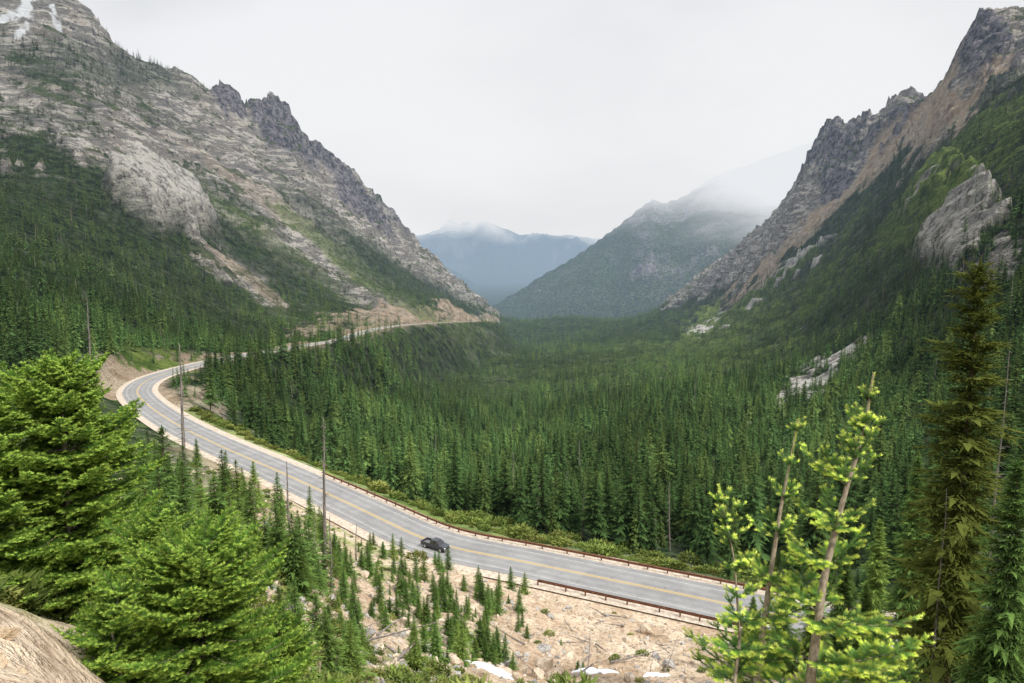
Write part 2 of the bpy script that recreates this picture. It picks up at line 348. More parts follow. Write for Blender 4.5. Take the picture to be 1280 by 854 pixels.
m_olive=material('old_conifer_foliage',f_fol((.03,.05,.015),(.17,.21,.05),(.18,.20,.04),False),simple=True,transl=.15)
m_brush=material('brush_foliage',f_fol((.06,.09,.025),(.19,.25,.06),(.27,.25,.08),False),simple=True)
def f_bark(b,pr):
    p=b.pos(); n=b.noise(b.scale(p,(6,6,1.2)),3,4,.7); return b.mix(b.rng(n,.3,.7),(.06,.045,.032),(.22,.17,.13))
m_bark=material('bark',f_bark,simple=True)
def f_grey(b,pr):
    p=b.pos(); n=b.noise(b.scale(p,(6,6,.6)),2,4,.7); return b.mix(b.rng(n,.3,.7),(.07,.06,.052),(.34,.30,.275))
m_grey=material('weathered_wood',f_grey,simple=True)
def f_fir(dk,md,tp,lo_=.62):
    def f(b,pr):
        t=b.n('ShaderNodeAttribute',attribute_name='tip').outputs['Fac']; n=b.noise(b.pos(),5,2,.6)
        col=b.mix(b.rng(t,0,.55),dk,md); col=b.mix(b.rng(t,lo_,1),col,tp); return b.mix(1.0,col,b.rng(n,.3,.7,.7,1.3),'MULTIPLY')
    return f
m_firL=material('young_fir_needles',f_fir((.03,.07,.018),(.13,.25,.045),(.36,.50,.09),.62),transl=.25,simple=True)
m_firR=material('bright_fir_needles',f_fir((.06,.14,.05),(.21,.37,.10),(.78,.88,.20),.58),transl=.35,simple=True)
def f_stem(b,pr):
    n=b.noise(b.scale(b.pos(),(1,1,.4)),40,6,.7); bump(b,pr,n,.01,.7); return b.mix(b.rng(n,.3,.7),(.17,.13,.09),(.42,.35,.27))
m_stem=material('young_stem_bark',f_stem)
def f_asph(b,pr):
    p=b.pos(); n=b.noise(p,.25,6,.65); u=b.n('ShaderNodeAttribute',attribute_name='across').outputs['Fac']
    n2=b.noise(p,9,3,.7); tr=b.math('PINGPONG',b.math('ABSOLUTE',b.math('SUBTRACT',b.math('ABSOLUTE',u),1.85)),.85)
    col=b.mix(b.rng(n,.3,.7),(.19,.19,.193),(.27,.27,.27)); col=b.mix(b.math('MULTIPLY',b.rng(tr,.3,.85),.35),col,(.13,.13,.133))
    ck=b.noise(p,.8,6,.75,1.5); col=b.mix(b.rng(ck,.41,.36,0,.6),col,(.08,.08,.082))
    return b.mix(b.math('MULTIPLY',n2,.25),col,(.34,.33,.32))
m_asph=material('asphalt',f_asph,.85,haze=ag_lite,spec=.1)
def f_paint(c1,wear):
    def f(b,pr):
        n=b.noise(b.pos(),2,6,.75); return b.mix(b.rng(n,.45,.62,wear*.4,wear),c1,(.25,.25,.25))
    return f
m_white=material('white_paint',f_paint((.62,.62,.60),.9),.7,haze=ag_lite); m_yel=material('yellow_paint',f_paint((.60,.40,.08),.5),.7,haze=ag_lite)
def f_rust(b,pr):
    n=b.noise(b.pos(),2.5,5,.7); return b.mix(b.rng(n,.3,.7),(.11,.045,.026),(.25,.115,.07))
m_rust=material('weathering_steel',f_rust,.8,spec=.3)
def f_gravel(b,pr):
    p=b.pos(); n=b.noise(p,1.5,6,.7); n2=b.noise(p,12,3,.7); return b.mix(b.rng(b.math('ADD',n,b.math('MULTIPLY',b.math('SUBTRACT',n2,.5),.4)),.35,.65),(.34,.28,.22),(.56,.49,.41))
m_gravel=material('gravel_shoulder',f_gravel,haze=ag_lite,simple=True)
def f_boul(c1,c2):
    def f(b,pr):
        p=b.pos(); n=b.noise(p,1.2,5,.7); n2=b.noise(p,7,5,.75); bump(b,pr,b.math('ADD',n,n2),.15,.8)
        col=b.mix(b.rng(n,.35,.65),c1,c2); return b.mix(b.rng(n2,.5,.36,0,.65),col,(.11,.08,.06))
    return f
m_boul=material('tan_boulder',f_boul((.40,.31,.22),(.68,.58,.46)),simple=True); m_bgrey=material('grey_boulder',f_boul((.24,.23,.22),(.55,.53,.50)),simple=True)
m_rockL=material('orange_rock',f_boul((.40,.29,.18),(.60,.48,.34)),simple=True)
def f_snow(b,pr):
    n=b.noise(b.pos(),2,5,.7); return b.mix(b.rng(n,.5,.75,0,.5),(.85,.87,.90),(.55,.5,.45))
m_snow=material('old_snow',f_snow,simple=True)
def solid(col):
    def f(b,pr):
        n=b.noise(b.pos(),8,3,.5); return b.mix(b.rng(n,.3,.7,0,.25),col,tuple(min(1,q*1.5+.01) for q in col))
    return f
m_car=material('dark_car_paint',solid((.04,.045,.055)),.3,spec=.5); m_glass=material('car_glass',solid((.015,.017,.02)),.06,spec=.9)
m_bed=material('bed_liner',solid((.13,.13,.135)),.8)
m_tyre=material('tyre_rubber',solid((.02,.02,.02)),.85); m_rim=material('alloy_rim',solid((.5,.5,.52)),.3,metal=.9)
m_lamp=material('lamp_lens',solid((.75,.77,.8)),.12,spec=.8); m_red=material('tail_lens',solid((.35,.02,.02)),.2,spec=.8); m_trim=material('black_trim',solid((.025,.025,.027)),.6)
# ------------------------------------------------------------------ ground meshes
V=np.stack([X,Y,Z],1)
ii,jj=np.meshgrid(np.arange(NT-1),np.arange(NR-1),indexing='ij'); v0=(ii*NR+jj).ravel()
Fq=np.stack([v0,v0+NR,v0+NR+1,v0+1],1)[:, ::-1]
bioA=np.stack([Fo,tan,mead,np.ones_like(Fo)],1); bioB=np.stack([snow,scree,dark,np.ones_like(Fo)],1)
fr=R[Fq[:,0]]; fth=TH[Fq[:,0]]; fy=PY[Fq[:,0]]; fe=edge[Fq[:,0]]; fx=PX[Fq[:,0]]
front_=(np.abs(fth)<front)
cls=np.zeros(len(Fq),int)
cls[(fr>620)&(fr<3300)&(fy<fe)&(fx<622)&front_]=1
cls[(fr>620)&(fr<3300)&(fy<fe)&(fx>800)&front_]=2
cls[(fr>=3300)]=3
def sub(mask,name,label,cat):
    f=Fq[mask]; u,inv=np.unique(f,return_inverse=True); f=inv.reshape(f.shape)
    me=mk(name,V[u],f,[m_ground],{'bioA':('FLOAT_COLOR',bioA[u]),'bioB':('FLOAT_COLOR',bioB[u])},smooth=True)
    return ob(name,me,label,cat,'structure')
sub(cls==0,'ground','forested valley floor and rubble slopes below the overlook','ground')
sub(cls==1,'mountain','grey banded granite mountain with scattered firs and snow','mountain')
sub(cls==2,'mountain.001','jagged dark crags above tan scree and green slopes','mountain')
sub(cls==3,'mountain.002','blue mountain ranges with haze and cloud painted on','mountain')
me=mk('ground_cap',np.array([[.62*math.sin(a),.62*math.cos(a),-1.69] for a in np.linspace(0,2*math.pi,13)[:-1]]+[[0,0,-1.69]]),[[k,(k+1)%12,12] for k in range(12)],[m_gravel]); ob('ground.001',me,'gravel patch of the overlook ground','ground','structure')
# ------------------------------------------------------------------ road meshes
def strip(name,off0,off1,dz,mat,label,i0=0,i1=None,nx=2,cat='road'):
    rd=RD[i0:i1]; sd=side[i0:i1]; us=np.linspace(off0,off1,nx)
    Vv=[];ac=[]
    for u in us: Vv.append(rd+sd*u+np.array([0,0,dz])); ac.append(np.full(len(rd),u))
    m=len(rd); Vv=np.concatenate(Vv); f=[]
    k=np.arange(m-1)
    for a in range(nx-1): f.append(np.stack([a*m+k,(a+1)*m+k,(a+1)*m+k+1,a*m+k+1],1))
    me=mk(name,Vv,np.concatenate(f),[mat],{'across':('FLOAT',np.concatenate(ac))},smooth=True); return ob(name,me,label,cat,'structure')
strip('road_shoulder',-7.4,7.4,-.05,m_gravel,'pale gravel shoulders along the mountain highway')
strip('road',-5.2,5.2,.0,m_asph,'grey two-lane asphalt highway curving along the valley side',nx=9)
for o_,nm in ((-.18,''),(.18,'.001')): strip('road_marking'+nm,o_-.09,o_+.09,.012,m_yel,'yellow centre line painted on the road',cat='road marking')
for o_,nm in ((-3.75,'.002'),(3.75,'.003')): strip('road_marking'+nm,o_-.06,o_+.06,.012,m_white,'white edge line painted on the road',cat='road marking')
def rail(name,i0,i1,off,label):
    idx=np.arange(i0,i1); prof=[(0,.38),(.06,.42),(.10,.50),(.05,.57),(.0,.62),(.05,.67),(.10,.74),(.06,.82),(0,.86)]
    sgn=-1 if off>0 else 1
    root=bpy.data.objects.new(name,None); LINK(root); root['label']=label; root['category']='guardrail'; root['group']='guardrails beside the highway'
    org=RD[i0]+side[i0]*off; root.location=org
    Vv=[];m=len(idx)
    for (u,z) in prof: Vv.append(RD[idx]+side[idx]*(off+sgn*u)+np.array([0,0,z])-org)
    k=np.arange(m-1); f=np.concatenate([np.stack([a*m+k,(a+1)*m+k,(a+1)*m+k+1,a*m+k+1],1) for a in range(len(prof)-1)])
    me=mk('rail_beam',np.concatenate(Vv),f,[m_rust],smooth=False); ob('rail_beam',me,parent=root)
    Vp=[];Fp=[]
    def bx(x0,x1,y0,y1,z0,z1):
        s=len(Vp); Vp.extend([(x,y,z) for z in (z0,z1) for (x,y) in ((x0,y0),(x1,y0),(x1,y1),(x0,y1))])
        for q in ((0,3,2,1),(4,5,6,7),(0,1,5,4),(1,2,6,5),(2,3,7,6),(3,0,4,7)): Fp.append([s+a for a in q])
    bx(-.09,.09,-.012,.012,-.6,.84); bx(-.1,-.085,-.09,.09,-.6,.84); bx(.085,.1,-.09,.09,-.6,.84); bx(.1,.2,-.07,.07,.5,.82)
    pm=mk('post',Vp,Fp,[m_rust]); s=0
    while s<SL[i1-1]-SL[i0]:
        i=int(np.searchsorted(SL,SL[i0]+s)); i=min(i,i1-1)
        o=ob('post',pm,parent=root); q=RD[i]+side[i]*(off-sgn*.21)-org; o.location=q; o.rotation_euler=(0,0,math.atan2(side[i][1]*sgn,side[i][0]*sgn)); s+=3.6
def nearest(px,py,z):
    q=RZ(px,py,z); return int(np.argmin(np.hypot(RD[:,0]-q[0],RD[:,1]-q[1])))
rail('guardrail',nearest(960,765,-49.5),nearest(375,600,-51),vs*5.9,'long rust brown steel guardrail along the valley edge')
rail('guardrail.001',nearest(1000,778,-49),nearest(672,712,-50),-vs*6.3,'short rust brown guardrail above the rubble embankment')
# ------------------------------------------------------------------ trees
def tube(path,rad,nn=7):
    path=np.array(path,float); m=len(path); t=np.gradient(path,axis=0); t/=np.linalg.norm(t,axis=1)[:,None]+1e-9
    ref=np.array([1,0,0.]) if abs(t[0,0])<.8 else np.array([0,1.,0]); a=np.cross(t,ref); a/=np.linalg.norm(a,axis=1)[:,None]+1e-9; b_=np.cross(t,a)
    an=np.linspace(0,2*math.pi,nn,endpoint=False); rad=np.array(rad)
    Vv=(path[:,None]+rad[:,None,None]*(np.cos(an)[None,:,None]*a[:,None]+np.sin(an)[None,:,None]*b_[:,None])).reshape(-1,3)
    i=np.repeat(np.arange(m-1),nn); k=np.tile(np.arange(nn),m-1); q0=i*nn+k;q1=i*nn+(k+1)%nn;q2=q1+nn;q3=q0+nn
    return Vv,np.concatenate([np.stack([q0,q1,q2],1),np.stack([q0,q2,q3],1)])
def merge(parts):
    Vs=[];Fs=[];o=0
    for v,f in parts: Vs.append(v); Fs.append(f+o); o+=len(v)
    return np.concatenate(Vs),np.concatenate(Fs)
def crown(seed,h,rad,nb,seg,sub_=0,lo=.08,droop=.25,power=.85,gap=0,fine=1.0):
    r=np.random.default_rng(seed); i=np.arange(nb)
    s=lo+(.99-lo)*(i/(nb-1))**.95; s=np.clip(s+r.normal(0,.006,nb),lo,.99)
    az=i*2.39996+r.normal(0,.35,nb); ph=r.uniform(0,6.28)
    Ln=rad*((1-s)/(1-lo))**power*r.uniform(.5,1.2,nb)*(1+.22*np.sin(3*az+ph)+.2*np.sin(s*40+ph))+.012*h
    if gap: Ln*=np.where(r.random(nb)<gap,.25,1)
    el=-.25+.85*s**1.5+r.normal(0,.12,nb)
    dx=np.stack([np.cos(az)*np.cos(el),np.sin(az)*np.cos(el),np.sin(el)],1); sd=np.stack([-np.sin(az),np.cos(az),0*az],1)
    q=(np.arange(seg)+.5)/seg
    st=np.stack([0*s,0*s,s*h],1)
    pos=st[:,None]+dx[:,None]*(Ln[:,None]*q[None])[...,None]; pos[...,2]-=droop*Ln[:,None]*q[None]**2
    ax=dx[:,None]-np.array([0,0,1.])*(2*droop*q[None,:,None]); ax/=np.linalg.norm(ax,axis=2)[...,None]
    l=(Ln[:,None]*.45*(1-.62*q[None])+.008*h)*r.uniform(.6,1.3,(nb,seg))
    wd=Ln[:,None]/seg*.62*np.ones((nb,seg))
    Vv=[];tp=[]
    for sg in (-1,1):
        td=ax*.62+sd[:,None]*sg*.78; td=td+r.normal(0,.18,td.shape); td[...,2]-=.18
        if sub_==0:
            a=pos-ax*wd[...,None]; b_=pos+ax*wd[...,None]; cc=pos+td*l[...,None]
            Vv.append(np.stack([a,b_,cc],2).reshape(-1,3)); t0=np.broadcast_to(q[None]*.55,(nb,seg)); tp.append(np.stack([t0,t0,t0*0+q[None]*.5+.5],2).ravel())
        else:
            for k in range(sub_):
                u=(k+.3)/sub_; pp=pos+td*(l*u)[...,None]; s2=1 if k%2 else -1
                dd=td*.75+ax*.45*s2*sg*-1+r.normal(0,.25,td.shape); ll=l*(.55)*(1.15-u*.6)*r.uniform(.6,1.3,l.shape); ww=(ll*.22/fine)
                pr_=np.cross(dd,np.array([0,0,1.])); pr_/=np.linalg.norm(pr_,axis=2)[...,None]+1e-9
                pr_=pr_+r.normal(0,.4,pr_.shape)
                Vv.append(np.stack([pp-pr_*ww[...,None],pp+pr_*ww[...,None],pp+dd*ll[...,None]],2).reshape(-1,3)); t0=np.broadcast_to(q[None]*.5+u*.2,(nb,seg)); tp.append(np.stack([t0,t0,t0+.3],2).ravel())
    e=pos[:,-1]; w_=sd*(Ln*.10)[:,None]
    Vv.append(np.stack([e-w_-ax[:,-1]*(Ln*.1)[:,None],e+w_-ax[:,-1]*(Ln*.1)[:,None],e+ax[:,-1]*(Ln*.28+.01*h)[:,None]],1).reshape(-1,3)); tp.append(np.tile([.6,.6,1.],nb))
    k=.012*h; Vv.append(np.array([[-k,0,.95*h],[k,0,.95*h],[0,0,1.02*h],[0,-k,.95*h],[0,k,.95*h],[0,0,1.02*h]])); tp.append(np.array([.7]*6))
    Vv=np.concatenate(Vv); tp=np.concatenate(tp); return Vv,np.arange(len(Vv)).reshape(-1,3),tp
def trunk(seed,h,r0,top=.97,nn=6,lean=0,twigs=0,tap=.12,tl=1):
    r=np.random.default_rng(seed); z=np.linspace(-.03*h,top*h,7); wob=np.cumsum(r.normal(0,.004*h,(7,2)),0)*0 if lean==0 else np.cumsum(r.normal(lean*.01*h,.006*h,(7,2)),0)
    path=np.column_stack([wob,z]); parts=[tube(path,np.linspace(r0,r0*tap,7),nn)]
    for k in range(twigs):
        s=r.uniform(.15,.97); a=r.uniform(0,6.28); ln_=tl*h*r.uniform(.015,.075)*(1.2-s); p0=np.array([np.interp(s*h,z,path[:,0]),np.interp(s*h,z,path[:,1]),s*h]); d_=np.array([math.cos(a),math.sin(a),r.uniform(-.5,.2)])
        parts.append(tube([p0,p0+d_*ln_*.6,p0+d_*ln_+np.array([0,0,-.1*ln_])],[r0*.2,r0*.14,r0*.05],3))
    return merge(parts)
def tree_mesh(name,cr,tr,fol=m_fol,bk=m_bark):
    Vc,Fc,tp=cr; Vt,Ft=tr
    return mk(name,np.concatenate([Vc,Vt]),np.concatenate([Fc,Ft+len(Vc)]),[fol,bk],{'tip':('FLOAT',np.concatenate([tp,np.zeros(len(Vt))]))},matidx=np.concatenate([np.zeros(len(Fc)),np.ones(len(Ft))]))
H=16.0
hi=[];lo=[]
for k in range(5):
    cr=crown(300+k,H,H*(.145+.022*(k%3)),150,6,0,lo=[.06,.1,.16,.05,.22][k],droop=.25,power=[.8,.7,.95,.85,.6][k],gap=.08); tr=trunk(400+k,H,.19)
    hi.append((cr,tr))
for k in range(4):
    lo.append((crown(500+k,H,H*(.145+.02*(k%2)),44,2,0,lo=.06,droop=.25,power=.85),trunk(600+k,H,.18,nn=3)))
snagm=[mk('snag',*trunk(700+k,H,.2,top=[.95,.7,.9][k],twigs=34,lean=.3,tap=.3),[m_grey]) for k in range(3)]
brushm=[]
for k in range(3):
    r=np.random.default_rng(800+k); m=260; a=r.uniform(0,6.28,m); rr=np.sqrt(r.random(m))*.8; zz_=r.random(m)*(1-rr*.6)*1.0; p0=np.stack([rr*np.cos(a),rr*np.sin(a),zz_],1); d_=np.stack([np.cos(a)*rr,np.sin(a)*rr,.5+0*a],1)+r.normal(0,.4,(m,3)); d_/=np.linalg.norm(d_,axis=1)[:,None]; w_=np.cross(d_,r.normal(0,1,(m,3))); w_/=np.linalg.norm(w_,axis=1)[:,None]
    Vv=np.stack([p0-w_*.07,p0+w_*.07,p0+d_*.3],1).reshape(-1,3); brushm.append(mk('brush',Vv,np.arange(len(Vv)).reshape(-1,3),[m_brush],{'tip':('FLOAT',np.repeat(np.clip(p0[:,2],0,1),3))}))
coll=bpy.data.collections.new('forest_kit')
kit=[]
for k,(a,b_) in enumerate(hi+lo):
    kit.append(tree_mesh('conifer',a,b_))
for k,me in enumerate(kit+[snagm[0],snagm[1]]):
    o=bpy.data.objects.new('k%02d'%k,me); coll.objects.link(o)
coll2=bpy.data.collections.new('brush_kit')
for k,me in enumerate(brushm): coll2.objects.link(bpy.data.objects.new('b%02d'%k,me))
def scatter(name,pts,rot,scl,idx,coll,label,cat):
    me=bpy.data.meshes.new(name); me.vertices.add(len(pts)); me.vertices.foreach_set('co',np.asarray(pts,np.float32).ravel())
    for nm,ty,dat,f in (('rot','FLOAT_VECTOR',rot,'vector'),('scl','FLOAT_VECTOR',scl,'vector'),('idx','INT',idx,'value')):
        a=me.attributes.new(nm,ty,'POINT'); a.data.foreach_set(f,np.asarray(dat).ravel())
    o=ob(name,me,label,cat,'stuff')
    ng=bpy.data.node_groups.new(name,'GeometryNodeTree'); ng.interface.new_socket(name='Geometry',in_out='INPUT',socket_type='NodeSocketGeometry'); ng.interface.new_socket(name='Geometry',in_out='OUTPUT',socket_type='NodeSocketGeometry')
    N=ng.nodes.new; gi=N('NodeGroupInput'); go=N('NodeGroupOutput'); ci=N('GeometryNodeCollectionInfo'); ci.inputs['Collection'].default_value=coll; ci.inputs['Separate Children'].default_value=True; ci.inputs['Reset Children'].default_value=True
    ip=N('GeometryNodeInstanceOnPoints'); ip.inputs['Pick Instance'].default_value=True
    def na(nm,ty):
        q=N('GeometryNodeInputNamedAttribute'); q.data_type=ty; q.inputs['Name'].default_value=nm; return q.outputs[0]
    l=ng.links.new; l(gi.outputs[0],ip.inputs['Points']); l(ci.outputs[0],ip.inputs['Instance']); l(na('idx','INT'),ip.inputs['Instance Index']); l(na('rot','FLOAT_VECTOR'),ip.inputs['Rotation']); l(na('scl','FLOAT_VECTOR'),ip.inputs['Scale']); l(ip.outputs[0],go.inputs[0])
    md=o.modifiers.new('scatter','NODES'); md.node_group=ng; return o
r0,r1=105.,3400.
rg_=np.linspace(r0,r1,4000); rho=np.where(rg_<400,.046,.046*(400/rg_)**1.05); cdf=np.cumsum(rho*rg_); tot=cdf[-1]*(rg_[1]-rg_[0]); cdf/=cdf[-1]
dth=math.radians(86); NC=int(tot*dth); u=rng.random(NC)
r_=np.interp(u,cdf,rg_); th_=rng.uniform(-dth/2,dth/2,NC)
tx=r_*np.sin(th_); ty=r_*np.cos(th_)
f_=look(Fg,tx,ty); dr_=look(DRg,tx,ty); ng_=look(NGr,tx,ty); sd_=look(SDg,tx,ty)
keep=(rng.random(NC)<f_*1.05)&(dr_>np.where(r_>420,8.5,10.5))&(ng_<.01)
tx,ty,r_,f_,dr_,sd_=[q[keep] for q in (tx,ty,r_,f_,dr_,sd_)]; tz=look(Zg,tx,ty)
cyy=ty*cp-tz*sp; tpx=640+F0*tx/cyy; tpy=427-F0*(ty*sp+tz*cp)/cyy
hh=rng.gamma(11,1/11.,len(tx))*14*(.82+.5*fbm(tx,ty,90,2,301)); hh*=np.where(r_<260,.65+.35*ss(dr_,12,45),1)
hh*=np.where((tpx>150)&(tpx<250)&(r_<520)&(r_>250)&(tpy<500),.7,1)
hh*=np.where((sd_>0)&(r_>850),.65+.35*ss(dr_,15,60),1)
hh=np.clip(hh,3.5,22)
fat=rng.uniform(.85,1.3,len(tx))*(1+.2*ss(r_,800,2400))
inview=(tpx>-30)&(tpx<1310)
size=hh/r_*inview
order=np.argsort(-size); ind=order[:205]; rest=order[205:]
idx=np.where(r_<650,rng.integers(0,5,len(tx)),rng.integers(5,9,len(tx)))
sn=rng.random(len(tx))<.03; idx=np.where(sn,rng.integers(9,11,len(tx)),idx)
rot=np.zeros((len(tx),3)); rot[:,2]=rng.uniform(0,6.28,len(tx)); rot[:,:2]=rng.normal(0,.02,(len(tx),2))
scl=np.stack([hh/H*fat,hh/H*fat,hh/H],1)
TP=np.stack([tx,ty,tz-.3],1)
scatter('conifer_forest',TP[rest],rot[rest],scl[rest],idx[rest],coll,'dense green conifer forest filling the valley','forest')
def put_tree(name,mesh,loc,rot,scl,label,cat,group): 
    o=ob(name,mesh,label,cat,None,None,group); o.location=loc; o.rotation_euler=rot; o.scale=scl; return o
for i in ind:
    if idx[i]>=9: put_tree('dead_tree',snagm[idx[i]-9],TP[i],rot[i],scl[i],'bare grey dead conifer standing in the forest','dead tree','dead conifers in the forest')
    else: put_tree('conifer_tree',kit[idx[i]],TP[i],rot[i],scl[i],'narrow green conifer on the slope below the highway','tree','conifers below the highway')
NBc=19000; r_=rng.uniform(90,330,NBc); th_=rng.uniform(-.75,.6,NBc); bxx=r_*np.sin(th_); byy=r_*np.cos(th_)
shg=shr.reshape(NT,NR); k1=(rng.random(NBc)<look(shg,bxx,byy)*.85)&(look(DRg,bxx,byy)>9.5)
r2=np.exp(rng.uniform(L(12),L(120),6000)); t2=rng.uniform(-.72,.5,6000); bx2=r2*np.sin(t2); by2=r2*np.cos(t2); k2=(look(NGr,bx2,by2)>.9)&(look(DRg,bx2,by2)>8.5)&(rng.random(6000)<.08+.8*look(Mg,bx2,by2)**1.2)
bxx=np.concatenate([bxx[k1],bx2[k2]]); byy=np.concatenate([byy[k1],by2[k2]]); bz=look(Zg,bxx,byy); nbr=len(bxx)
bs=rng.gamma(3,.26,nbr)+.25; bs[k1.sum():]*=.42
rt=np.zeros((nbr,3)); rt[:,2]=rng.uniform(0,6.28,nbr)
scatter('brush',np.stack([bxx,byy,bz-.05],1),rt,np.stack([bs*1.2,bs*1.2,bs],1),rng.integers(0,3,nbr),coll2,'low olive green brush on the roadside slopes','brush')
pk=[]
m_yc=material('young_conifer_foliage',f_fol((.028,.055,.018),(.14,.235,.055),(.19,.26,.05),False),simple=True)
for k in range(5):
    cr=crown(900+k,6.0,[1.05,1.2,.95,1.15,1.3][k],150,8,2,lo=.03,droop=.12,power=.8,fine=.8); tr=trunk(950+k,6.0,.09)
    pk.append((mk('crown',cr[0],cr[1],[m_yc],{'tip':('FLOAT',cr[2])}),mk('trunk',*tr,[m_bark])))
def parted(name,pair,loc,s,label,group,rz=0,sw=1):
    e=bpy.data.objects.new(name,None); LINK(e); e.location=loc; e.scale=(s*sw,s*sw,s); e.rotation_euler=(0,0,rz); e['label']=label; e['category']='tree'
    if group: e['group']=group
    ob('crown',pair[0],parent=e); ob('trunk',pair[1],parent=e); return e
def hit(px,py):
    d_=ray(px,py); t=np.exp(np.linspace(L(3),L(400),900)); pts=d_[None]*t[:,None]; g=look(Zg,pts[:,0],pts[:,1]); j=np.where(pts[:,2]<g)[0]
    return pts[j[0]] if len(j) else None
young=[]
zones=[((415,570),(675,790),72,(1.3,3.6)),((510,660),(735,840),76,(1.2,3.6)),((180,410),(620,740),64,(3,6.2)),((160,330),(580,650),22,(2.5,5)),((430,620),(760,850),30,(.6,1.8)),((350,450),(690,850),32,(1,3.4)),((660,740),(800,850),4,(.6,1.2))]
for (xa,xb),(ya,yb),m,(ha,hb) in zones:
    c0=0;tries=0
    while c0<m and tries<m*8:
        tries+=1; a=rng.uniform(xa,xb); q=hit(a,rng.uniform(ya,yb))
        if q is None: continue
        if kd.find((q[0],q[1],0))[2]<9.5: continue
        young.append((q,rng.uniform(ha,hb))); c0+=1
for k,(q,h_) in enumerate(young):
    parted('young_conifer',pk[k%5],(q[0],q[1],gz(q[0],q[1])-.1),h_/6.0,'small dense green conifer on the rubble slope above the highway','young conifers above the highway',rng.uniform(0,6.28),rng.uniform(1.0,1.5))
def big(px,pytop,t,pybase,rad,seed,label,fol,lo=.1,droop=.2,power=.55,nb=300,gap=.12):
    q=P(px,pybase,t); z0=gz(q[0],q[1]); top=P(px,pytop,t)[2]; h_=top-z0
    cr=crown(seed,h_,rad,nb,12,5,lo=lo,droop=droop,power=power,gap=gap,fine=1.8); tr=trunk(seed+1,h_,.008*h_+.05,nn=10,twigs=20)
    parted('conifer_tree',(mk('crown',cr[0],cr[1],[fol],{'tip':('FLOAT',cr[2])}),mk('trunk',*tr,[m_bark])),(q[0],q[1],z0-.2),1,label,None)
big(1182,325,46,854,2.7,1001,'tall old conifer with yellow-green branches',m_olive,power=.42,droop=.12,nb=320,gap=.2)
big(1246,560,40,870,1.9,1011,'dense green conifer on the steep slope',m_yc,power=.7,gap=.03)
big(1290,430,48,870,1.8,1021,'tall narrow green conifer on the steep slope',m_yc,power=.7,gap=.05)
big(1130,560,66,820,2.0,1031,'green conifer on the steep slope below the overlook',m_yc,power=.8,gap=.05)
big(1200,600,58,830,1.9,1041,'green conifer on the steep slope below the overlook',m_yc,power=.8,gap=.03)
big(1160,650,55,840,1.7,1051,'green conifer on the steep slope below the overlook',m_yc,power=.8,gap=.03)
big(1090,640,72,800,1.8,1061,'green conifer on the steep slope below the overlook',m_yc,power=.8,gap=.03)
big(1050,690,66,830,2.0,1081,'green conifer on the steep slope below the overlook',m_yc,power=.8,gap=.03)
big(1015,715,64,830,1.8,1091,'green conifer on the steep slope below the overlook',m_yc,power=.8,gap=.03)
big(1075,720,58,845,1.8,1095,'green conifer on the steep slope below the overlook',m_yc,power=.8,gap=.03)
big(975,725,64,835,1.8,1097,'green conifer on the steep slope below the overlook',m_yc,power=.8,gap=.03)
big(938,738,66,835,1.5,1099,'green conifer on the steep slope below the overlook',m_yc,power=.8,gap=.03)
big(850,585,165,700,2.6,1071,'broad dark conifer with bare lower limbs',m_fol,power=.7,gap=.15,nb=200)
def snag(px,pytop,t,pyb,seed,r0=.16,label='bare grey dead conifer trunk with broken branch stubs',lean=.2):
    q=P(px,pyb,t); z0=gz(q[0],q[1]); h_=P(px,pytop,t)[2]-z0
    if h_<2: return
    o=ob('dead_tree',mk('dead_tree',*trunk(seed,h_,r0,top=1,twigs=80,lean=lean,tap=.16,tl=1.0),[m_grey]),label,'dead tree',None,None,'dead conifers'); o.location=(q[0],q[1],z0-.2); return o
for q in [(229,425,75,600,1,.24),(405,512,60,722,2,.21),(362,570,66,700,3,.17),(395,640,58,715,4,.12),(414,640,58,715,9,.12),(672,590,150,690,5,.25),(1168,600,44,850,6,.08),(112,365,260,440,7,.45),(880,600,170,690,8,.3),(1245,420,90,640,10,.16),(317,600,72,640,11,.13),(640,560,200,640,12,.3),(543,540,300,600,13,.4),(445,650,88,690,14,.12),(282,560,80,620,15,.12)]: snag(*q)
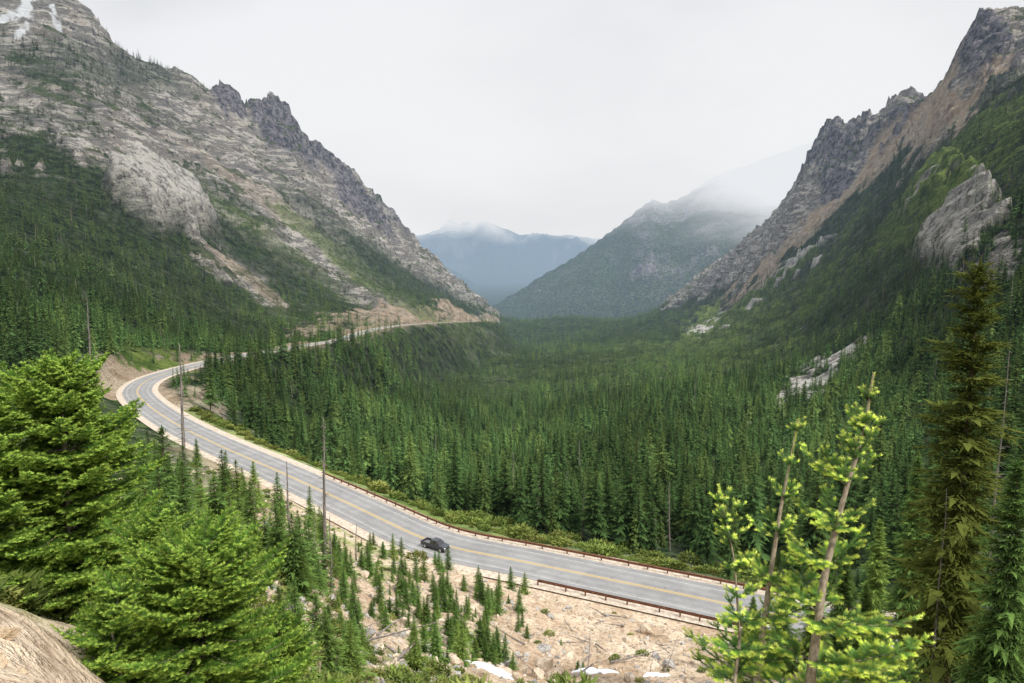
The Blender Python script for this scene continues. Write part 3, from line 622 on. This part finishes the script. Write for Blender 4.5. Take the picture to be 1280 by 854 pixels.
# ------------------------------------------------------------------ needle firs close to the overlook
def needle_fir(seed,stem,r0,s0,wh,nbw,lmax,power,nl,nw,dens,mat,label,elev=(.15,.9),tipbright=1.0,twsp=.085,sub2=True,skip=0,side_l=.40,up=.14,var=(.6,1.15)):
    r=np.random.default_rng(seed); stem=np.array(stem,float); seg=np.linalg.norm(np.diff(stem,axis=0),axis=1); cs=np.concatenate([[0],np.cumsum(seg)]); Lt=cs[-1]
    at=lambda s:np.array([np.interp(s,cs,stem[:,k]) for k in range(3)])
    bark=[]; segs=[]
    ns=24; pth=np.array([at(q) for q in np.linspace(0,Lt,ns)]); bark.append(tube(pth,np.linspace(r0,r0*.13,ns),9))
    tl=min(.38,Lt*.12); segs.append((at(Lt-tl),at(Lt),.7,1.0)); segs.append((at(Lt-tl*1.6),at(Lt-tl),.3,.7))
    s=s0*Lt
    while s<Lt*.985:
        fr=(Lt-s)/Lt
        a0=r.uniform(0,6.28); wv_=r.uniform(.85,1.15)
        for kq in range(nbw):
            if r.random()<skip: continue
            a=a0+kq*2*math.pi/nbw+r.normal(0,.25); ln_=(lmax*(fr/(1-s0))**power+.07)*r.uniform(*var)*wv_; el=elev[0]+(elev[1]-elev[0])*(1-fr)**1.3+r.normal(0,.12)
            p0=at(min(Lt,s+r.normal(0,.02))); d_=np.array([math.cos(a)*math.cos(el),math.sin(a)*math.cos(el),math.sin(el)])
            m=5; pts=[p0]; dd=d_.copy()
            for j in range(m):
                dd=dd+np.array([0,0,up if j>1 else -.08])+r.normal(0,.04,3); dd/=np.linalg.norm(dd); pts.append(pts[-1]+dd*ln_/m)
            pts=np.array(pts); bark.append(tube(pts,np.linspace(max(.003,r0*.22*ln_/max(lmax,.1)),.0025,m+1),4))
            for j in range(m):
                t0=j/m;t1=(j+1)/m
                if t1>.15 or ln_<.4: segs.append((pts[j],pts[j+1],t0*.6 if j<m-1 else .7,t1*.6 if j<m-1 else 1.0))
            u_=.15; step=twsp/ln_
            while u_<.96:
                x_=u_*m; j=min(m-1,int(x_)); pp=pts[j]+(pts[j+1]-pts[j])*(x_-j); ax=(pts[j+1]-pts[j]); ax/=np.linalg.norm(ax)
                sdv=np.cross(ax,[0,0,1.]); sdv/=np.linalg.norm(sdv)+1e-9
                for sg in (-1,1):
                    l2=(side_l*(1-u_)*ln_+.055)*r.uniform(.6,1.2); d2=ax*.66+sdv*sg*.75+np.array([0,0,r.normal(.0,.15)]); d2/=np.linalg.norm(d2)
                    p1=pp+d2*l2*.55; d3=d2+ax*.25+np.array([0,0,.12]); d3/=np.linalg.norm(d3); p2=p1+d3*l2*.45
                    segs.append((pp,p1,.15+.3*u_,.45+.2*u_)); segs.append((p1,p2,.6,.7+.3*tipbright))
                    if sub2 and l2>.13:
                        for w_ in (.3,.5,.7):
                            q0=pp+d2*l2*w_*.8; sv=np.cross(d2,[0,0,1.]); sv/=np.linalg.norm(sv)+1e-9
                            for s2 in (-1,1):
                                l3=l2*.42*(1.1-w_)*r.uniform(.7,1.2)+.03; d4=d2*.65+sv*s2*.75+r.normal(0,.1,3); segs.append((q0,q0+d4*l3,.4,.65+.35*tipbright))
                u_+=step*r.uniform(.8,1.2)
        s+=wh*r.uniform(.75,1.2)*(1.0 if fr>.3 else .8)
    A0=np.array([q[0] for q in segs]);A1=np.array([q[1] for q in segs]);T0=np.array([q[2] for q in segs]);T1=np.array([q[3] for q in segs])
    ll=np.linalg.norm(A1-A0,axis=1); cnt=np.maximum(3,(ll*dens).astype(int)); ix=np.repeat(np.arange(len(segs)),cnt); N_=len(ix)
    f=r.random(N_); p0=A0[ix]+(A1-A0)[ix]*f[:,None]; ax=((A1-A0)/ll[:,None])[ix]; t=T0[ix]*(1-f)+T1[ix]*f
    ref=np.where(np.abs(ax[:,2:3])>.9,np.array([[1.,0,0]]),np.array([[0,0,1.]])); sv=np.cross(ax,ref); sv/=np.linalg.norm(sv,axis=1)[:,None]; uv=np.cross(sv,ax)
    ph=r.uniform(-.6,math.pi+.6,N_); rd=np.cos(ph)[:,None]*sv+np.sin(ph)[:,None]*uv
    dr=ax*r.uniform(.35,.8,N_)[:,None]+rd*.85; dr/=np.linalg.norm(dr,axis=1)[:,None]; wv=np.cross(dr,rd); wv/=np.linalg.norm(wv,axis=1)[:,None]+1e-9
    wv=wv+r.normal(0,.3,wv.shape); l_=nl*r.uniform(.7,1.15,N_)
    Vv=np.stack([p0-wv*nw/2,p0+wv*nw/2,p0+dr*l_[:,None]],1).reshape(-1,3)
    org=stem[0].copy()
    e=bpy.data.objects.new('young_fir',None); LINK(e); e.location=org; e['label']=label; e['category']='tree'
    me=mk('crown',Vv-org,np.arange(len(Vv)).reshape(-1,3),[mat],{'tip':('FLOAT',np.repeat(t,3))}); ob('crown',me,parent=e)
    bv,bf=merge(bark); ob('trunk',mk('trunk',bv-org,bf,[m_stem],smooth=True),parent=e)
def stem(pts): return [P(*q) for q in pts]
needle_fir(21,stem([(1000,1060,4.6),(1012,854,4.8),(1030,720,4.9),(1055,620,5.0),(1080,540,5.0),(1092,466,5.0)]),.048,.28,.31,5,.84,1.0,.026,.0045,1200,m_firR,'bright green young fir with yellow-green shoots and leaning stem',elev=(.1,1.1),twsp=.10,skip=.2,side_l=.34,up=.2)
needle_fir(22,stem([(930,1040,4.7),(945,854,4.9),(960,740,5.0),(975,640,5.0),(998,524,5.05)]),.036,.28,.31,5,.5,.95,.026,.0045,1200,m_firR,'slender young fir with bright new shoots',elev=(.2,1.15),twsp=.10,skip=.22,side_l=.34,up=.2)
needle_fir(23,stem([(905,960,4.6),(925,800,4.8),(918,700,4.8),(898,606,4.8)]),.016,.3,.2,4,.32,.8,.025,.0045,1200,m_firR,'small bright green fir sapling with upright tip',elev=(.3,1.1),twsp=.10,skip=.15)
needle_fir(24,stem([(1110,1000,5.0),(1105,870,5.1),(1095,790,5.2)]),.014,.2,.18,5,.5,.6,.025,.0045,1200,m_firR,'low bright green fir sapling beneath a taller fir',elev=(.2,1.0),twsp=.10,skip=.1)
needle_fir(31,stem([(95,800,11.5),(85,640,12),(80,540,12),(72,452,12)]),.07,.05,.20,8,1.8,.36,.042,.013,260,m_firL,'dense green fir with layered branches beside the rock',elev=(-.05,.6),var=(.55,1.25),up=.18)
needle_fir(32,stem([(-30,820,11),(-20,640,11),(-12,500,11)]),.07,.05,.22,7,1.4,.42,.042,.013,260,m_firL,'dense green fir crowded beside another fir',elev=(-.05,.6),var=(.5,1.25),up=.18)
needle_fir(33,stem([(262,930,8.4),(255,840,8.5),(248,760,8.5),(250,690,8.5)]),.05,.04,.14,8,1.45,.32,.034,.009,340,m_firL,'bushy green young fir spreading over the slope',elev=(.0,.7),var=(.45,1.3),up=.2)
needle_fir(34,stem([(150,920,7.6),(152,850,7.8),(140,790,7.8),(150,735,7.9)]),.03,.06,.14,6,.8,.4,.032,.009,340,m_firL,'low spreading green fir on the rocky edge',elev=(.1,.8),var=(.4,1.35),up=.2)
needle_fir(35,stem([(350,960,10),(345,860,10),(350,780,10)]),.03,.06,.16,6,.95,.4,.034,.010,300,m_firL,'low bushy green fir on the edge of the slope',elev=(.1,.8),var=(.4,1.35),up=.2)
needle_fir(36,stem([(190,900,9),(195,790,9.2),(190,700,9.2),(196,650,9.3)]),.03,.06,.16,7,1.0,.4,.034,.010,300,m_firL,'irregular green fir among bushier firs',elev=(.1,.8),var=(.4,1.35),up=.2)
# ------------------------------------------------------------------ boulders, logs, snow
import bmesh
def boulder(seed,sub_=3):
    bm=bmesh.new(); bmesh.ops.create_icosphere(bm,subdivisions=sub_,radius=1); r=np.random.default_rng(seed); co=np.array([v.co[:] for v in bm.verts])
    pl=r.normal(0,1,(16,3)); pl/=np.linalg.norm(pl,axis=1)[:,None]; ds=r.uniform(.5,.9,16)
    for _ in range(2):
        for a,d_ in zip(pl,ds):
            k=co@a-d_; co-=np.where(k>0,k,0)[:,None]*a
    co+=.05*np.stack([gn(co[:,0]*3+9,co[:,1]*3+co[:,2]*2,seed+k) for k in range(3)],1)
    me=bpy.data.meshes.new('boulder')
    for v,q in zip(bm.verts,co): v.co=q
    bm.to_mesh(me); bm.free(); return me
bms=[boulder(k) for k in range(5)]
for me in bms: me.materials.append(m_boul)
bmg=[boulder(40+k) for k in range(3)]
for me in bmg: me.materials.append(m_bgrey)
nb=0
while nb<140:
    zn=[((640,850),(745,850)),((360,470),(720,850)),((560,700),(800,850)),((370,560),(780,850))][rng.integers(0,4)]
    q=hit(rng.uniform(*zn[0]),rng.uniform(*zn[1]))
    if q is None or kd.find((q[0],q[1],0))[2]<8.5: continue
    g=rng.random()<.3; s=rng.gamma(2,.2)+.15; s=min(s,1.3)*(.45 if np.hypot(q[0],q[1])<45 else 1)
    o=ob('boulder',(bmg if g else bms)[rng.integers(0,3)],'angular grey boulder on the rubble slope' if g else 'angular tan boulder on the rubble slope','rock',None,None,'boulders on the rubble slope')
    o.location=(q[0],q[1],gz(q[0],q[1])+s*.15); o.scale=(s*rng.uniform(.8,1.3),s*rng.uniform(.7,1.1),s*rng.uniform(.5,.85)); o.rotation_euler=tuple(rng.uniform(0,6.28,3)*np.array([.1,.1,1])); nb+=1
rkm=[boulder(60+k,4) for k in range(4)]
for me in rkm: me.materials.append(m_rockL)
for k in range(22):
    q=hit(rng.uniform(-60,140),rng.uniform(765,870))
    if q is None or np.hypot(q[0],q[1])>11: continue
    s=min(.12,rng.gamma(1.4,.025)+.02)
    o=ob('rock',rkm[k%4],'rough tan rock on crumbly soil','rock',None,None,'rocks at the overlook edge'); o.location=(q[0],q[1],gz(q[0],q[1])+s*.2); o.scale=(s*1.2,s,s*.75); o.rotation_euler=(rng.uniform(-.3,.3),rng.uniform(-.3,.3),k*1.3)
N_=17000; r2=np.exp(rng.uniform(L(18),L(125),N_)); t2=rng.uniform(-.75,.35,N_); sx=r2*np.sin(t2); sy=r2*np.cos(t2); kk=(look(NGr,sx,sy)>.9)&(look(DRg,sx,sy)>7.6); sx,sy=sx[kk],sy[kk]; sz=look(Zg,sx,sy); m=len(sx)
lowm=[boulder(80+k,1) for k in range(3)]
coll3=bpy.data.collections.new('rubble_kit')
for k,me in enumerate(lowm): me.materials.append(m_boul if k<2 else m_bgrey); coll3.objects.link(bpy.data.objects.new('r%02d'%k,me))
s_=(rng.gamma(1.6,.08,m)+.04)*np.clip(np.hypot(sx,sy)/40,.3,1); rt=rng.uniform(0,6.28,(m,3)); scatter('rubble',np.stack([sx,sy,sz],1),rt,np.stack([s_*1.2,s_,s_*.8],1),rng.integers(0,3,m),coll3,'loose tan and grey rubble on the embankment','rubble')
for k in range(34):
    q=hit(rng.uniform(650,850),rng.uniform(760,850)) if k<24 else hit(rng.uniform(380,560),rng.uniform(740,850))
    if q is None: continue
    ln_=rng.uniform(1.5,6); o=ob('fallen_log',mk('fallen_log',*trunk(1100+k,ln_,rng.uniform(.05,.13),top=1,twigs=8,lean=.5),[m_grey]),'weathered grey fallen log lying on rubble','log',None,None,'fallen logs on the rubble')
    o.location=(q[0],q[1],gz(q[0],q[1])+.2); o.rotation_euler=(math.pi/2+rng.normal(-.1,.12),0,rng.uniform(0,6.28))
def patch(px,py,rx,ry,seed):
    q=hit(px,py); 
    if q is None: return
    V_=[];F_=[];nr=8;na=36
    ph=np.random.default_rng(seed).uniform(0,6.28,4)
    for j in range(nr+1):
        for a in range(na):
            an=a/na*2*math.pi; rad=(j/nr)*(1+.22*math.sin(2*an+ph[0])+.15*math.sin(5*an+ph[1])+.08*math.sin(9*an+ph[2])); x_=q[0]+math.cos(an)*rx*rad; y_=q[1]+math.sin(an)*ry*rad; V_.append((x_,y_,gz(x_,y_)+.35*(1-(j/nr)**4)-.12*(j==nr)))
    for j in range(nr):
        for a in range(na): F_.append([j*na+a,j*na+(a+1)%na,(j+1)*na+(a+1)%na,(j+1)*na+a][::-1])
    ob('snow_patch',mk('snow_patch',V_,F_,[m_snow],smooth=True),'small dirty white snow patch melting on rubble','snow','structure')
patch(612,838,2.2,1.2,1); patch(742,842,2.0,1.1,2); patch(820,846,1.2,.6,3)
# ------------------------------------------------------------------ pickup
def build_car():
    root=bpy.data.objects.new('pickup_truck',None); LINK(root); root['label']='dark grey pickup truck driving on the highway'; root['category']='car'
    def part(name,secs,mat,bev=.03,parent=root,label=None):
        bm=bmesh.new(); rings=[]
        for x_,lp in secs: rings.append([bm.verts.new((x_,y_,z_)) for y_,z_ in lp])
        k=len(rings[0])
        for a,b_ in zip(rings[:-1],rings[1:]):
            for j in range(k): bm.faces.new((a[j],a[(j+1)%k],b_[(j+1)%k],b_[j]))
        bm.faces.new(rings[0][::-1]); bm.faces.new(rings[-1]); bmesh.ops.recalc_face_normals(bm,faces=bm.faces[:])
        if bev: bmesh.ops.bevel(bm,geom=[e for e in bm.edges if e.calc_face_angle(0)>.45],offset=bev,segments=2,affect='EDGES',clamp_overlap=True)
        me=bpy.data.meshes.new(name); bm.to_mesh(me); bm.free(); me.materials.append(mat)
        return ob(name,me,parent=parent,label=label)
    def sec(w,zb,zt,tuck=.06): return [(-w+.05,zb),(-w,zb+.18),(-w,zt-.22),(-w+tuck,zt),(w-tuck,zt),(w,zt-.22),(w,zb+.18),(w-.05,zb)]
    B=-.75
    part('body',[(B,sec(.98,.42,1.2)),(.9,sec(.98,.42,1.2)),(1.45,sec(.98,.42,1.18)),(2.35,sec(.95,.44,1.10)),(2.75,sec(.90,.46,1.02)),(2.85,sec(.84,.5,.95))],m_car)
    def bxs(y0,y1,z0,z1): return [(y0,z0),(y0,z1),(y1,z1),(y1,z0)]
    part('bed',[(-2.85,bxs(-.89,.89,.5,.74)),(B-.04,bxs(-.89,.89,.5,.74))],m_bed,bev=.02)
    for y_ in (-1,1): part('bed_wall',[(-2.85,bxs(*sorted((y_*.90,y_*.975)),.46,1.18)),(B-.04,bxs(*sorted((y_*.90,y_*.975)),.46,1.18))],m_car,bev=.015)
    part('tailgate',[(-2.93,bxs(-.90,.90,.55,1.18)),(-2.86,bxs(-.90,.90,.55,1.18))],m_car,bev=.015)
    def cab(w0,w1,z0,z1): return [(-w0,z0),(-w1,z1),(w1,z1),(w0,z0)]
    part('roof',[(-.62,cab(.74,.70,1.76,1.80)),(-.3,cab(.76,.70,1.80,1.86)),(.4,cab(.76,.70,1.80,1.86)),(.85,cab(.72,.66,1.74,1.79))],m_car,bev=.02)
    part('window',[(-.74,cab(.90,.84,1.19,1.24)),(-.62,cab(.91,.74,1.19,1.77)),(.2,cab(.92,.76,1.19,1.81)),(.8,cab(.91,.70,1.19,1.76)),(1.5,cab(.86,.80,1.15,1.19))],m_glass,bev=.01,label='dark wraparound cab windows')
    for y_ in (-1,1):
        for x_ in (-.58,.15): part('pillar',[(x_-.06,[(y_*.925,1.22),(y_*.775,1.79),(y_*.75,1.79),(y_*.90,1.22)]),(x_+.06,[(y_*.925,1.22),(y_*.775,1.79),(y_*.75,1.79),(y_*.90,1.22)])],m_car,bev=0)
        part('mirror',[(.92,[(y_*.97,1.18),(y_*1.18,1.20),(y_*1.18,1.42),(y_*.97,1.38)]),(1.05,[(y_*.97,1.2),(y_*1.14,1.22),(y_*1.14,1.38),(y_*.97,1.34)])],m_car,bev=.01)
        part('headlight',[(2.7,[(y_*.6,.80),(y_*.90,.80),(y_*.90,.98),(y_*.6,.98)]),(2.87,[(y_*.58,.80),(y_*.83,.80),(y_*.83,.94),(y_*.58,.94)])],m_lamp,bev=.01)
        part('tail_light',[(-2.95,[(y_*.84,.85),(y_*.96,.85),(y_*.96,1.15),(y_*.84,1.15)]),(-2.8,[(y_*.84,.85),(y_*.985,.85),(y_*.985,1.15),(y_*.84,1.15)])],m_red,bev=.01)
        part('door',[(-.65,[(y_*.975,.58),(y_*.99,.66),(y_*.99,1.0),(y_*.97,1.16)]),(1.15,[(y_*.975,.58),(y_*.99,.66),(y_*.99,1.0),(y_*.97,1.16)])],m_car,bev=0)
        for x_ in (-1.85,1.9):
            wh=bpy.data.objects.new('wheel',None); LINK(wh); wh.parent=root; wh.location=(x_,y_*.90,.41)
            for nm,pr,mt in (('tyre',[(-.13,.27),(-.14,.35),(-.11,.41),(.11,.41),(.14,.35),(.13,.27)],m_tyre),('rim',[(-.10,.05),(-.06,.26),(.06,.265),(.135,.265),(.10,.22),(.11,.05)],m_rim)):
                V_=[];F_=[];k=28
                for a in range(k):
                    an=a/k*2*math.pi
                    for (w_,r__) in pr: V_.append((math.cos(an)*r__,w_*y_,math.sin(an)*r__))
                m=len(pr)
                for a in range(k):
                    for j in range(m-1+(1 if nm=='tyre' else 0)): F_.append([a*m+j,a*m+(j+1)%m,((a+1)%k)*m+(j+1)%m,((a+1)%k)*m+j])
                ob(nm,mk(nm,V_,F_,[mt],smooth=True),parent=wh)
    part('grille',[(2.82,bxs(-.56,.56,.62,.94)),(2.875,bxs(-.53,.53,.64,.92))],m_trim,bev=0)
    part('bumper',[(2.8,bxs(-.92,.92,.42,.60)),(2.97,bxs(-.80,.80,.44,.58))],m_rim,bev=.02)
    return root
car=build_car(); q=RD[ic]-side[ic]*vs*1.9; t=-tang[ic] if tang[ic][0]<0 else tang[ic]
car.location=(q[0],q[1],q[2]+.004); car.rotation_euler=(0,0,math.atan2(t[1],t[0])); car.scale=(.92,.92,.92)
# ------------------------------------------------------------------ sky, sun, camera
w=bpy.data.worlds.new('World'); sc.world=w; w.use_nodes=True; nt=w.node_tree; b=NB(nt); bg=nt.nodes['Background']
EL,AZ=math.radians(50),math.radians(125)
sky=b.n('ShaderNodeTexSky'); sky.sky_type='NISHITA'; sky.sun_disc=False; sky.sun_elevation=EL; sky.sun_rotation=AZ
tc=b.n('ShaderNodeTexCoord').outputs['Generated']; x,y,z=b.sep(tc)
n=b.noise(b.scale(tc,(1,1,2.2)),1.9,4,.5,.2); cl_=b.mix(b.rng(n,.34,.64),(.745,.76,.79),(.91,.92,.94))
n_=b.noise(b.scale(tc,(1,1,3)),.9,2,.5); cl_=b.mix(b.rng(n_,.4,.62,0,.5),cl_,(.93,.93,.94))
lf=b.math('ADD',1.0,b.math('MULTIPLY',b.rng(z,.42,1),1.3)); cl_=b.mix(1.0,cl_,lf,'MULTIPLY')
skys=b.mix(1.0,sky.outputs[0],(.06,.06,.06),'MULTIPLY'); tot=b.mix(.95,skys,cl_)
b.l(tot,bg.inputs[0]); bg.inputs[1].default_value=1.0
w.cycles.sampling_method='MANUAL'; w.cycles.sample_map_resolution=256
sl=bpy.data.lights.new('sun','SUN'); sl.energy=4.2; sl.angle=math.radians(4); sl.color=(1,.95,.86); so=bpy.data.objects.new('sun',sl); LINK(so)
d_=Vector((math.sin(AZ)*math.cos(EL),math.cos(AZ)*math.cos(EL),math.sin(EL))); so.rotation_euler=(-d_).to_track_quat('-Z','Y').to_euler()
cam=bpy.data.cameras.new('camera'); cam.lens=24; cam.sensor_width=36; cam.clip_start=.1; cam.clip_end=60000; co=bpy.data.objects.new('camera',cam); LINK(co); co.location=(0,0,0); co.rotation_euler=(math.radians(90)-PITCH,0,0); sc.camera=co
